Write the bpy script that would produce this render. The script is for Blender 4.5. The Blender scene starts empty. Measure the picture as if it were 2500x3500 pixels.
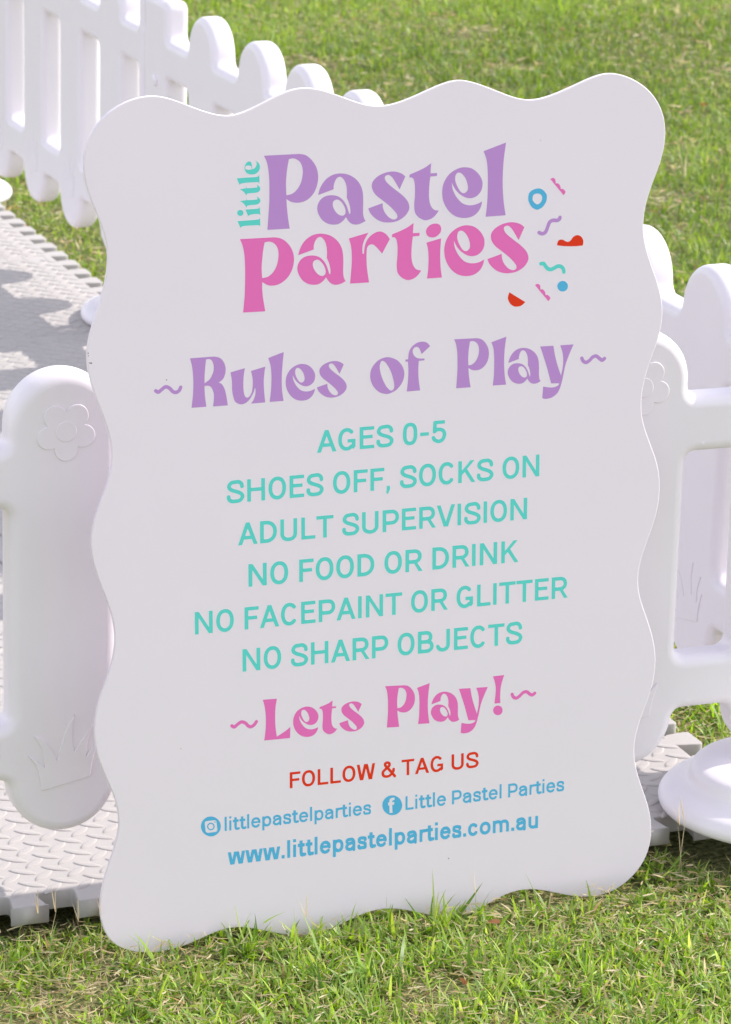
import bpy, bmesh, math, json
import numpy as np
from mathutils import Vector, Matrix
from mathutils.geometry import tessellate_polygon

# ------------------------------------------------------------------ camera
# World axes: x runs along the near fence, y runs away from the viewer, z is up.
S = bpy.context.scene
COL = S.collection
YAW, PITCH, ROLL = math.radians(20.669), math.radians(17.202), math.radians(-1.471)
CAM_H = 1.5929
fw = Vector((math.sin(YAW) * math.cos(PITCH), math.cos(YAW) * math.cos(PITCH), -math.sin(PITCH)))
rt = Vector((math.cos(YAW), -math.sin(YAW), 0.0))
dn = fw.cross(rt)
r2 = math.cos(ROLL) * rt + math.sin(ROLL) * dn
d2 = -math.sin(ROLL) * rt + math.cos(ROLL) * dn
cam = bpy.data.cameras.new('camera')
cam.sensor_fit = 'VERTICAL'
cam.sensor_height = 36.0
cam.sensor_width = 36.0
cam.lens = 12639.0 / 3500.0 * 36.0
cam.clip_start, cam.clip_end = 0.05, 2000.0
cam.dof.use_dof = True
cam.dof.focus_distance = 3.62
cam.dof.aperture_fstop = 23.0
co = bpy.data.objects.new('camera', cam)
COL.objects.link(co)
m3 = Matrix((r2, -d2, -fw)).transposed()
co.matrix_world = Matrix.Translation((0, 0, CAM_H)) @ m3.to_4x4()
S.camera = co

# ------------------------------------------------------------------ light
SUN_EL = math.radians(38)
SUN_AZ = math.radians(-3.6)          # angle from +x towards -y (towards the viewer)
sdir = Vector((math.cos(SUN_EL) * math.cos(SUN_AZ), -math.cos(SUN_EL) * math.sin(SUN_AZ), math.sin(SUN_EL)))
W = bpy.data.worlds.new('World')
S.world = W
W.use_nodes = True
nt = W.node_tree
sky = nt.nodes.new('ShaderNodeTexSky')
sky.sky_type = 'NISHITA'
sky.sun_disc = False
sky.sun_elevation = SUN_EL
sky.sun_rotation = math.atan2(sdir.x, sdir.y)
sky.air_density = 1.0
sky.dust_density = 0.6
sky.ozone_density = 1.0
bg = nt.nodes['Background']
bg.inputs['Strength'].default_value = 0.15
hsv = nt.nodes.new('ShaderNodeHueSaturation')     # thin white haze over the blue
hsv.inputs['Saturation'].default_value = 0.36
tint = nt.nodes.new('ShaderNodeMixRGB')
tint.blend_type = 'MULTIPLY'
tint.inputs['Fac'].default_value = 1.0
tint.inputs[2].default_value = (1.0, 0.97, 1.0, 1.0)
nt.links.new(sky.outputs['Color'], hsv.inputs['Color'])
nt.links.new(hsv.outputs['Color'], tint.inputs[1])
nt.links.new(tint.outputs['Color'], bg.inputs['Color'])
sl = bpy.data.lights.new('sun', 'SUN')
sl.energy = 2.0
sl.angle = math.radians(0.6)
sl.color = (1.0, 0.95, 0.88)
so = bpy.data.objects.new('sun', sl)
COL.objects.link(so)
so.rotation_mode = 'QUATERNION'
so.rotation_quaternion = sdir.to_track_quat('Z', 'Y')
so.location = (6, 0, 6)
S.view_settings.view_transform = 'Standard'
S.view_settings.look = 'None'
S.view_settings.gamma = 1.0
S.view_settings.exposure = 1.2
S.render.engine = 'CYCLES'
S.cycles.max_bounces = 8
S.cycles.diffuse_bounces = 5

# ------------------------------------------------------------------ helpers
def gz(y):
    """height of the lawn: level near the sign, falling gently away behind it"""
    y = np.asarray(y, float)
    return -0.006 * (np.clip(y, 3.48, 14.0) - 3.48)

def tag(o, label=None, cat=None, group=None, kind=None):
    if label: o['label'] = label
    if cat: o['category'] = cat
    if group: o['group'] = group
    if kind: o['kind'] = kind
    return o

def empty(name, loc, rz=0.0, **kw):
    o = bpy.data.objects.new(name, None)
    o.empty_display_size = 0.05
    COL.objects.link(o)
    o.location = loc
    o.rotation_euler = (0, 0, rz)
    return tag(o, **kw)

def link(name, me, mat=None, parent=None):
    o = bpy.data.objects.new(name, me)
    COL.objects.link(o)
    if mat is not None and not me.materials: me.materials.append(mat)
    if parent is not None: o.parent = parent
    return o

def catmull(pts, closed=True, step=6):
    """points (x, y[, 1 = corner]) -> dense polyline, smooth between corners"""
    n = len(pts)
    P = np.array([p[:2] for p in pts], float)
    cor = [len(p) > 2 for p in pts]
    out = []
    for i in range(n if closed else n - 1):
        j = (i + 1) % n
        p1, p2 = P[i], P[j]
        if closed or i > 0: p0 = P[(i - 1) % n]
        else: p0 = p1
        if closed or i + 2 < n: p3 = P[(i + 2) % n]
        else: p3 = p2
        if cor[i]: p0 = p1
        if cor[j]: p3 = p2
        if cor[i] and cor[j]:
            out.append(p1); continue
        m1 = (p2 - p0) * (0.5 if not cor[i] else 0.75)
        m2 = (p3 - p1) * (0.5 if not cor[j] else 0.75)
        for k in range(step):
            t = k / step
            out.append((2*t**3-3*t**2+1)*p1 + (t**3-2*t**2+t)*m1 + (-2*t**3+3*t**2)*p2 + (t**3-t**2)*m2)
    if not closed: out.append(P[-1])
    return np.array(out)

# --- signed distance shapes on a grid, traced by marching squares
def sd_poly(X, Y, P):
    P = np.asarray(P, float)
    d = np.full(X.shape, 1e9)
    ins = np.zeros(X.shape, bool)
    for a, b in zip(P, np.roll(P, -1, 0)):
        ex, ey = b - a
        wx, wy = X - a[0], Y - a[1]
        t = np.clip((wx * ex + wy * ey) / max(ex*ex + ey*ey, 1e-12), 0, 1)
        d = np.minimum(d, (wx - ex*t)**2 + (wy - ey*t)**2)
        c = (a[1] > Y) != (b[1] > Y)
        if ey != 0: ins ^= c & (X < ex * (Y - a[1]) / ey + a[0])
    d = np.sqrt(d)
    return np.where(ins, -d, d)

def sd_stroke(X, Y, P, h, caps=False):
    P = np.asarray(P, float)
    D = np.full(X.shape, 1e9)
    n = len(P)
    for i in range(n - 1):
        a, b = P[i], P[i+1]
        v = b - a; L = math.hypot(*v) + 1e-12
        e = v / L
        x = (X - a[0]) * e[0] + (Y - a[1]) * e[1] - L / 2
        y = -(X - a[0]) * e[1] + (Y - a[1]) * e[0]
        qx, qy = np.abs(x) - L / 2, np.abs(y) - h
        D = np.minimum(D, np.hypot(np.maximum(qx, 0), np.maximum(qy, 0)) + np.minimum(np.maximum(qx, qy), 0))
    for i in (range(n) if caps else range(1, n - 1)):
        D = np.minimum(D, np.hypot(X - P[i][0], Y - P[i][1]) - h)
    return D

def sd_box(X, Y, x0, x1, y0, y1, r=0.0):
    qx = np.abs(X - (x0+x1)/2) - (x1-x0)/2 + r
    qy = np.abs(Y - (y0+y1)/2) - (y1-y0)/2 + r
    return np.hypot(np.maximum(qx, 0), np.maximum(qy, 0)) + np.minimum(np.maximum(qx, qy), 0) - r

def smin(a, b, k):
    h = np.clip(0.5 + 0.5 * (b - a) / k, 0, 1)
    return b * (1 - h) + a * h - k * h * (1 - h)

def trace(F, xs, ys, mind):
    """closed contours of F = 0"""
    I = F < 0
    nx = len(xs)
    segs = {}
    code = I[:-1, :-1]*1 + I[:-1, 1:]*2 + I[1:, 1:]*4 + I[1:, :-1]*8
    TAB = {1:[(3,0)],2:[(0,1)],3:[(3,1)],4:[(1,2)],5:[(3,2),(1,0)],6:[(0,2)],7:[(3,2)],8:[(2,3)],9:[(2,0)],10:[(0,3),(2,1)],11:[(2,1)],12:[(1,3)],13:[(1,0)],14:[(0,3)]}
    def key(j, i, e):
        return (0, j, i) if e == 0 else (1, j, i+1) if e == 1 else (0, j+1, i) if e == 2 else (1, j, i)
    for j, i in zip(*np.nonzero((code > 0) & (code < 15))):
        for a, b in TAB[int(code[j, i])]:
            segs[key(j, i, a)] = key(j, i, b)
    def pos(k):
        t, j, i = k
        if t == 0:
            a, b = F[j, i], F[j, i+1]; s = a / (a - b)
            return (xs[i] + s * (xs[i+1] - xs[i]), ys[j])
        a, b = F[j, i], F[j+1, i]; s = a / (a - b)
        return (xs[i], ys[j] + s * (ys[j+1] - ys[j]))
    out = []
    while segs:
        k0, k = segs.popitem()
        loop = [k0]
        while k != k0 and k in segs:
            loop.append(k); k = segs.pop(k)
        P = [pos(q) for q in loop]
        Q = [P[0]]
        for p in P[1:]:
            if math.hypot(p[0]-Q[-1][0], p[1]-Q[-1][1]) > mind: Q.append(p)
        if math.hypot(Q[0][0]-Q[-1][0], Q[0][1]-Q[-1][1]) <= mind: Q.pop()
        if len(Q) > 4: out.append(np.array(Q))
    return out

def solid(cons, half, bev, res=4):
    """flat outline -> plate of thickness 2*half centred on z = 0 with rounded rims"""
    cu = bpy.data.curves.new('outline', 'CURVE')
    cu.dimensions = '2D'
    cu.fill_mode = 'BOTH'
    cu.extrude = max(half - bev, 0.0)
    cu.bevel_depth = bev
    cu.bevel_resolution = res
    cu.offset = -bev
    for P in cons:
        sp = cu.splines.new('POLY')
        sp.points.add(len(P) - 1)
        sp.points.foreach_set('co', np.column_stack([P, np.zeros(len(P)), np.ones(len(P))]).ravel())
        sp.use_cyclic_u = True
    o = bpy.data.objects.new('outline', cu)
    COL.objects.link(o)
    dg = bpy.context.evaluated_depsgraph_get()
    me = bpy.data.meshes.new_from_object(o.evaluated_get(dg))
    bpy.data.objects.remove(o)
    bpy.data.curves.remove(cu)
    bm = bmesh.new(); bm.from_mesh(me)
    bmesh.ops.remove_doubles(bm, verts=bm.verts, dist=1e-6)
    bmesh.ops.recalc_face_normals(bm, faces=bm.faces)
    for f in bm.faces: f.smooth = abs(f.normal.z) < 0.999
    bm.to_mesh(me); bm.free()
    me.materials.clear()
    return me

def flat_mesh(groups, z):
    """groups of outlines (first outer, rest holes) -> one sheet at height z"""
    V, Fc = [], []
    for g in groups:
        vs = [[Vector((p[0], p[1], 0)) for p in c] for c in g]
        tris = tessellate_polygon(vs)
        fl = [v for c in vs for v in c]
        o = len(V)
        V += [(v.x, v.y, z) for v in fl]
        for a, b, c in tris:
            A, B, D = fl[a], fl[b], fl[c]
            cr = (B.x-A.x)*(D.y-A.y) - (B.y-A.y)*(D.x-A.x)
            if abs(cr) < 1e-14: continue
            Fc.append((o+a, o+b, o+c) if cr > 0 else (o+a, o+c, o+b))
    me = bpy.data.meshes.new('sheet')
    me.from_pydata(V, [], Fc)
    return me

# ------------------------------------------------------------------ materials
def mat(name, base, rough=0.5, spec=0.5, bump=0.0, bscale=400.0, var=0.0, vscale=6.0, dirt=None):
    m = bpy.data.materials.new(name)
    m.use_nodes = True
    t = m.node_tree
    b = t.nodes['Principled BSDF']
    b.inputs['Base Color'].default_value = (*base, 1)
    b.inputs['Roughness'].default_value = rough
    b.inputs['Specular IOR Level'].default_value = spec
    tc = t.nodes.new('ShaderNodeTexCoord')
    if var > 0:
        nz = t.nodes.new('ShaderNodeTexNoise')
        nz.inputs['Scale'].default_value = vscale
        nz.inputs['Detail'].default_value = 6
        nz.inputs['Roughness'].default_value = 0.65
        t.links.new(tc.outputs['Object'], nz.inputs['Vector'])
        rp = t.nodes.new('ShaderNodeValToRGB')
        rp.color_ramp.elements[0].position = 0.3
        rp.color_ramp.elements[1].position = 0.7
        lo = dirt if dirt else tuple(c * (1 - var) for c in base)
        rp.color_ramp.elements[0].color = (*lo, 1)
        rp.color_ramp.elements[1].color = (*base, 1)
        t.links.new(nz.outputs['Fac'], rp.inputs['Fac'])
        t.links.new(rp.outputs['Color'], b.inputs['Base Color'])
        mr = t.nodes.new('ShaderNodeMapRange')
        mr.inputs['To Min'].default_value = rough + 0.08
        mr.inputs['To Max'].default_value = rough - 0.05
        t.links.new(nz.outputs['Fac'], mr.inputs['Value'])
        t.links.new(mr.outputs['Result'], b.inputs['Roughness'])
    if bump > 0:
        n2 = t.nodes.new('ShaderNodeTexNoise')
        n2.inputs['Scale'].default_value = bscale
        n2.inputs['Detail'].default_value = 3
        t.links.new(tc.outputs['Object'], n2.inputs['Vector'])
        bp = t.nodes.new('ShaderNodeBump')
        bp.inputs['Strength'].default_value = bump
        bp.inputs['Distance'].default_value = 0.0006
        t.links.new(n2.outputs['Fac'], bp.inputs['Height'])
        t.links.new(bp.outputs['Normal'], b.inputs['Normal'])
    return m

M_BOARD = mat('white_acrylic', (0.83, 0.748, 0.805), 0.40, 0.45, bump=0.03, bscale=60, var=0.02, vscale=7)
M_PLASTIC = mat('white_moulded_plastic', (0.82, 0.765, 0.80), 0.42, 0.4, bump=0.12, bscale=260, var=0.03, vscale=9)
M_FOAM = mat('grey_foam', (0.485, 0.453, 0.432), 0.8, 0.25, bump=0.5, bscale=900, var=0.06, vscale=14)
M_INK = {'lilac': mat('lilac_vinyl', (0.50, 0.262, 0.60), 0.55, 0.2), 'pink': mat('pink_vinyl', (0.80, 0.160, 0.47), 0.55, 0.2),
         'teal': mat('teal_vinyl', (0.115, 0.65, 0.58), 0.55, 0.2), 'red': mat('red_vinyl', (0.74, 0.035, 0.005), 0.55, 0.2),
         'blue': mat('blue_vinyl', (0.09, 0.44, 0.69), 0.55, 0.2)}

def grass_material():
    m = bpy.data.materials.new('grass_blades')
    m.use_nodes = True
    t = m.node_tree
    b = t.nodes['Principled BSDF']
    at = t.nodes.new('ShaderNodeAttribute')
    at.attribute_name = 'Col'
    b.inputs['Roughness'].default_value = 0.42
    b.inputs['Specular IOR Level'].default_value = 0.35
    t.links.new(at.outputs['Color'], b.inputs['Base Color'])
    tr = t.nodes.new('ShaderNodeBsdfTranslucent')
    hs = t.nodes.new('ShaderNodeHueSaturation')
    hs.inputs['Saturation'].default_value = 1.12
    hs.inputs['Value'].default_value = 1.65
    hs.inputs['Hue'].default_value = 0.49
    t.links.new(at.outputs['Color'], hs.inputs['Color'])
    t.links.new(hs.outputs['Color'], tr.inputs['Color'])
    mx = t.nodes.new('ShaderNodeMixShader')
    mx.inputs['Fac'].default_value = 0.42
    t.links.new(b.outputs['BSDF'], mx.inputs[1])
    t.links.new(tr.outputs['BSDF'], mx.inputs[2])
    t.links.new(mx.outputs['Shader'], t.nodes['Material Output'].inputs['Surface'])
    return m

def soil_material():
    m = bpy.data.materials.new('lawn_thatch')
    m.use_nodes = True
    t = m.node_tree
    b = t.nodes['Principled BSDF']
    b.inputs['Roughness'].default_value = 0.9
    b.inputs['Specular IOR Level'].default_value = 0.15
    tc = t.nodes.new('ShaderNodeTexCoord')
    def noise(s, d):
        n = t.nodes.new('ShaderNodeTexNoise')
        n.inputs['Scale'].default_value = s
        n.inputs['Detail'].default_value = d
        t.links.new(tc.outputs['Object'], n.inputs['Vector'])
        return n
    n1, n2 = noise(140, 6), noise(3, 4)
    r1 = t.nodes.new('ShaderNodeValToRGB')
    e = r1.color_ramp.elements
    e[0].position, e[0].color = 0.3, (0.06, 0.05, 0.025, 1)
    e[1].position, e[1].color = 0.7, (0.42, 0.34, 0.20, 1)
    t.links.new(n1.outputs['Fac'], r1.inputs['Fac'])
    r2_ = t.nodes.new('ShaderNodeValToRGB')
    e = r2_.color_ramp.elements
    e[0].position, e[0].color = 0.35, (0.07, 0.12, 0.025, 1)
    e[1].position, e[1].color = 0.65, (0.18, 0.23, 0.06, 1)
    t.links.new(n1.outputs['Fac'], r2_.inputs['Fac'])
    mx = t.nodes.new('ShaderNodeMixRGB')
    t.links.new(n2.outputs['Fac'], mx.inputs['Fac'])
    t.links.new(r1.outputs['Color'], mx.inputs[1])
    t.links.new(r2_.outputs['Color'], mx.inputs[2])
    t.links.new(mx.outputs['Color'], b.inputs['Base Color'])
    bp = t.nodes.new('ShaderNodeBump')
    bp.inputs['Strength'].default_value = 0.8
    bp.inputs['Distance'].default_value = 0.01
    t.links.new(n1.outputs['Fac'], bp.inputs['Height'])
    t.links.new(bp.outputs['Normal'], b.inputs['Normal'])
    return m

# ------------------------------------------------------------------ ground
def build_ground():
    ys = [-120, -20, 0, 2, 3.48, 5, 8, 14, 30, 120, 700]
    xs = [-500, -50, -8, -2, 0, 2, 5, 10, 50, 500]
    V = [(x, y, float(gz(y))) for y in ys for x in xs]
    n = len(xs)
    Fc = [(j*n+i, j*n+i+1, (j+1)*n+i+1, (j+1)*n+i) for j in range(len(ys)-1) for i in range(n-1)]
    me = bpy.data.meshes.new('ground')
    me.from_pydata(V, [], Fc)
    tag(link('ground', me, soil_material()), kind='structure')
build_ground()

# ------------------------------------------------------------------ picket fence panels
PZ0, PZ1, PR = 0.110, 0.6115, 0.0578          # bottom and top of a picket, half its width
RAILS = ((0.471, 0.534), (0.173, 0.2345))
TH = 0.042
def panel_mesh(rounds, flats, x0, x1, PZ1, PR):
    """one moulded panel: round-ended pickets, flat end stiles, two rails"""
    xs = np.arange(x0 - 0.1, x1 + 0.1, 0.003)
    ys = np.arange(0.08, 0.66, 0.003)
    X, Y = np.meshgrid(xs, ys)
    F = np.full(X.shape, 1e9)
    for c in rounds:
        F = np.minimum(F, sd_stroke(X, Y, [(c, PZ0 + PR), (c, PZ1 - PR)], PR, caps=True))
    for a, b in flats:
        F = np.minimum(F, sd_box(X, Y, a, b, PZ0, PZ1 - 0.004, 0.016))
    for a, b in RAILS:
        F = smin(F, sd_box(X, Y, x0, x1, a, b, 0.008), 0.013)
    return solid(trace(F, xs, ys, 0.0016), TH / 2, 0.0125, 5)

def flower_mesh():
    xs = np.arange(-0.04, 0.04, 0.0008); X, Y = np.meshgrid(xs, xs)
    F = np.hypot(X, Y) - 0.016
    for k in range(5):
        a = math.radians(-90 + 72 * k)
        F = np.minimum(F, np.hypot(X - 0.0192*math.cos(a), Y - 0.0192*math.sin(a)) - 0.0124)
    return solid(trace(F, xs, xs, 0.0006), 0.0016, 0.0009, 2)

def disc_mesh():
    a = np.linspace(0, 2*np.pi, 40, endpoint=False)
    return solid([np.column_stack([0.0112*np.cos(a), 0.0112*np.sin(a)])], 0.0016, 0.0009, 2)

def tuft_mesh():
    pts = [(291,1002,1),(268,880),(238,800),(188,735,1),(250,780),(312,850,1),(298,750),(275,675),(235,607,1),(300,650),(350,720),(397,820,1),(420,720),(460,610),(522,515,1),(505,600),(503,680),(518,774,1),(570,700),(610,650),(660,607,1),(622,680),(606,740),(600,824,1),(640,775),(690,728,1),(655,830),(638,900),(628,968,1)]
    P = catmull(pts, step=5)
    P = (P / 2.068 - np.array([222.0, 476.0])) / 3130.0
    P[:, 1] += (P[:, 0]) * -0.10
    P[:, 1] *= -1.04
    xs = np.arange(-0.05, 0.05, 0.0008); ys = np.arange(-0.01, 0.09, 0.0008)
    X, Y = np.meshgrid(xs, ys)
    return solid(trace(sd_poly(X, Y, P), xs, ys, 0.0006), 0.0014, 0.0007, 2)

FLOWER, DISC, TUFT = flower_mesh(), disc_mesh(), tuft_mesh()
UP = Matrix.Rotation(math.radians(90), 4, 'X')     # drawn plate -> standing, face to local -y
def fence_panel(loc, rz, rounds, flats, x0, x1, label, flowers=True, emblems=()):
    root = empty('picket_fence', loc, rz, label=label, cat='fence', group='white moulded picket panels round the play area')
    me = panel_mesh(rounds, flats, x0, x1, PZ1 if flowers else 0.601, PR if flowers else 0.0605)
    me.transform(Matrix.Translation((0, TH/2, 0)) @ UP)
    link('panel_body', me, M_PLASTIC, root)
    for c in emblems:
        if flowers:
            f = link('flower_emblem', FLOWER, M_PLASTIC, root)
            f.location = (c + 0.001, 0.0001, 0.550); f.rotation_euler = (math.radians(90), 0, 0)
            d = link('flower_centre', DISC, M_PLASTIC, f)
            d.location = (0, 0, 0.0009)
        g = link('grass_emblem', TUFT, M_PLASTIC, root)
        g.location = (c + 0.001, -0.0005 if flowers else 0.0004, 0.166); g.rotation_euler = (math.radians(90), 0, 0)
    return root

FY = 3.4958
fence_panel((0.9895, FY, 0), 0, [0.0, -0.2165, -0.433, -0.6495], [], -0.66, 0.0,
            'white fence left of the sign, with raised flower and grass tuft on its picket', emblems=(0.0, -0.2165, -0.433))
fence_panel((1.634, FY, 0), 0, [0.0, 0.187], [], 0.0, 0.187,
            'short white picket piece right of the sign, its flower half hidden by the board', emblems=(0.0,))
# the far run: panels standing square to the near fence, inner face to the left
FA = math.radians(112.422 - 20.669)
FO = Vector((1.8493, 3.7686, 0))
def far_panel(s0, rounds, flats, x0, x1, label):
    o = FO + Vector((math.cos(FA), math.sin(FA), 0)) * s0
    # local x runs back towards the viewer, so the drawn face looks left (-x)
    r = fence_panel(o, FA + math.pi, [s0 - c for c in rounds], [(s0 - b, s0 - a) for a, b in flats], s0 - x1, s0 - x0, label,
                    flowers=False, emblems=[s0 - c for c in rounds])
    r.location.z = 0.0
    return r
far_panel(0.923, [-0.19, 0.03, 0.243, 0.47, 0.697], [(0.862, 0.920)], -0.17, 0.92,
          'nearest white fence of the side run, seen through the rail gap at right')
mid = far_panel(2.02, [1.15, 1.36, 1.56, 1.79], [(0.926, 0.984), (1.957, 2.066)], 0.926, 2.066,
          'white picket panel rising above the top left of the sign, middle of the side run')
def bump_mesh():
    bm = bmesh.new()
    bmesh.ops.create_uvsphere(bm, u_segments=20, v_segments=12, radius=0.011)
    for v in bm.verts: v.co.y *= 0.55
    for f in bm.faces: f.smooth = True
    me = bpy.data.meshes.new('stud'); bm.to_mesh(me); bm.free()
    return me
link('joint_stud', bump_mesh(), M_PLASTIC, mid).location = (2.02 - 2.004, 0.0, 0.462)
far_panel(3.17, [2.249, 2.4745, 2.695, 2.915], [(2.070, 2.098), (3.10, 3.17)], 2.070, 3.17,
          'farthest white picket panel in the top left corner, with tall narrow slots')

def foot_mesh():
    prof = [(0.0, 0.058), (0.03, 0.0579), (0.062, 0.0575), (0.086, 0.056), (0.0985, 0.0525), (0.1045, 0.0465), (0.107, 0.040), (0.1098, 0.0345),
            (0.117, 0.030), (0.127, 0.0262), (0.135, 0.0215), (0.1398, 0.0145), (0.140, 0.008), (0.137, 0.003), (0.131, 0.0004), (0.126, 0.0), (0.0, 0.0)]
    pr = catmull([(0.0, 0.058, 1)] + prof[1:-2] + [(0.126, 0.0, 1), (0.0, 0.0, 1)], closed=False, step=3)
    n = 72
    V, Fc = [], []
    for r, z in pr:
        for k in range(n):
            a = 2 * math.pi * k / n
            V.append((r * math.cos(a), r * math.sin(a), z))
    m = len(pr)
    for j in range(m - 1):
        for k in range(n):
            Fc.append((j*n+k, (j+1)*n+k, (j+1)*n+(k+1) % n, j*n+(k+1) % n))
    me = bpy.data.meshes.new('foot')
    me.from_pydata(V, [], Fc)
    bm = bmesh.new(); bm.from_mesh(me)
    bmesh.ops.remove_doubles(bm, verts=bm.verts, dist=1e-5)
    bmesh.ops.recalc_face_normals(bm, faces=bm.faces)
    for f in bm.faces: f.smooth = True
    bm.to_mesh(me); bm.free()
    return me
FOOT = foot_mesh()
def foot(x, y, z, label, rz=0.0):
    o = link('fence_weight', FOOT, M_PLASTIC)
    o.location = (x, y, z)
    o.rotation_euler = (-0.006 if y > 4 else 0, 0, rz)
    tag(o, label, 'fence weight', 'round white feet under the fence')
    return o
MT = 0.0455                                    # top of the foam mats above the soil
foot(1.826, 3.482, MT + 0.002, 'round white weighted fence foot on the mat corner right of the sign')
foot(1.832, 5.86, MT + float(gz(5.86)), 'round white fence foot behind the left edge of the sign, in shade on the mats')
foot(1.735, 7.03, 0.02 + float(gz(7.03)), 'sunlit white fence foot standing on the grass at the left edge')

# ------------------------------------------------------------------ foam mats
TS, NL, AMP = 0.575, 8, 0.0165
MROT = math.radians(0.53)
def tile_mesh():
    p = TS / NL
    def edge():
        q = [(0.0, -AMP)]
        for k in range(NL):
            b = k * p
            q += [(b + 0.09*p, -AMP), (b + 0.05*p, -0.85*AMP), (b + 0.04*p, -0.5*AMP), (b + 0.015*p, 0.2*AMP), (b + 0.005*p, 0.7*AMP), (b + 0.025*p, 0.95*AMP), (b + 0.06*p, AMP), (b + 0.54*p, AMP), (b + 0.575*p, 0.95*AMP), (b + 0.595*p, 0.7*AMP), (b + 0.585*p, 0.2*AMP), (b + 0.56*p, -0.5*AMP), (b + 0.55*p, -0.85*AMP), (b + 0.51*p, -AMP)]
        return q + [(TS, -AMP)]
    e = edge(); h = TS / 2
    P = []
    P += [(s - h, f - h) for s, f in e[:-1]]                 # front edge, left to right (starts at the corner)
    P[0] = (-h - AMP, -h - AMP)
    P += [(h + f, s - h) for s, f in e[:-1]]
    P[len(e) - 1] = (h - AMP, -h - AMP)
    P += [(s - h, h + f) for s, f in e[::-1][:-1]]
    P[2 * (len(e) - 1)] = (h - AMP, h - AMP)
    P += [(-h + f, s - h) for s, f in e[::-1][:-1]]
    P[3 * (len(e) - 1)] = (-h - AMP, h - AMP)
    me = solid([np.array(P) * 0.9962], 0.0105, 0.0012, 2)
    bm = bmesh.new(); bm.from_mesh(me)
    # raised lens pattern on top
    n = 16; q = TS / n
    t = np.linspace(0, 2*np.pi, 14, endpoint=False)
    lx, ly = 0.0172*np.cos(t), 0.0054*np.sin(t)*(0.55 + 0.45*np.abs(np.sin(t)))
    def lens(cx, cy, ang):
        c, s = math.cos(ang), math.sin(ang)
        rings = []
        for sc, z in ((1.0, 0.0103), (0.93, 0.0113), (0.66, 0.0116)):
            rings.append([bm.verts.new((cx + (lx[k]*c - ly[k]*s)*sc, cy + (lx[k]*s + ly[k]*c)*sc, z)) for k in range(14)])
        for a, b in zip(rings, rings[1:]):
            for k in range(14):
                f = bm.faces.new((a[k], a[(k+1) % 14], b[(k+1) % 14], b[k])); f.smooth = True
        f = bm.faces.new(rings[-1]); f.smooth = True
    lim = h - 0.017
    for i in range(n + 1):
        for j in range(n + 1):
            for dx, dy, ang in ((0.1, 0.1, -37), (0.62, -0.32, 43)):
                x, y = -h + (i + dx)*q, -h + (j + dy)*q
                if abs(x) < lim and abs(y) < lim: lens(x, y, math.radians(ang))
    bm.to_mesh(me); bm.free()
    return me
TILE = tile_mesh()
X0, Y0 = 1.819, 3.486
LAB = {(1, 0): 'grey foam mat tile with open notched edge below the left picket',
       (0, 0): 'grey foam mat tile whose corner shows under the round foot right of the sign',
       (1, 1): 'grey foam mat tile glimpsed through the slot beside the big picket',
       (0, 3): 'grey foam mat tile before the seam, just above the left picket top',
       (0, 4): 'grey foam mat tile beyond the seam, striped by rounded picket shadows',
       (0, 5): 'farthest grey foam mat tile, sawtooth lugs against the grass'}
for ci in range(2):
    for ri in range(6):
        o = link('foam_mat', TILE, M_FOAM)
        cy = Y0 + (ri + 0.5) * TS
        lx_, ly_ = -(ci + 0.5) * TS, (ri + 0.5) * TS
        o.location = (X0 + lx_*math.cos(MROT) - ly_*math.sin(MROT), Y0 + lx_*math.sin(MROT) + ly_*math.cos(MROT), MT - 0.0105 + float(gz(cy)))
        o.rotation_euler = (-0.006, 0, MROT)
        tag(o, LAB.get((ci, ri), 'grey foam mat tile hidden behind the white sign'), 'foam mat', 'interlocking foam mats on the play area floor')

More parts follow.
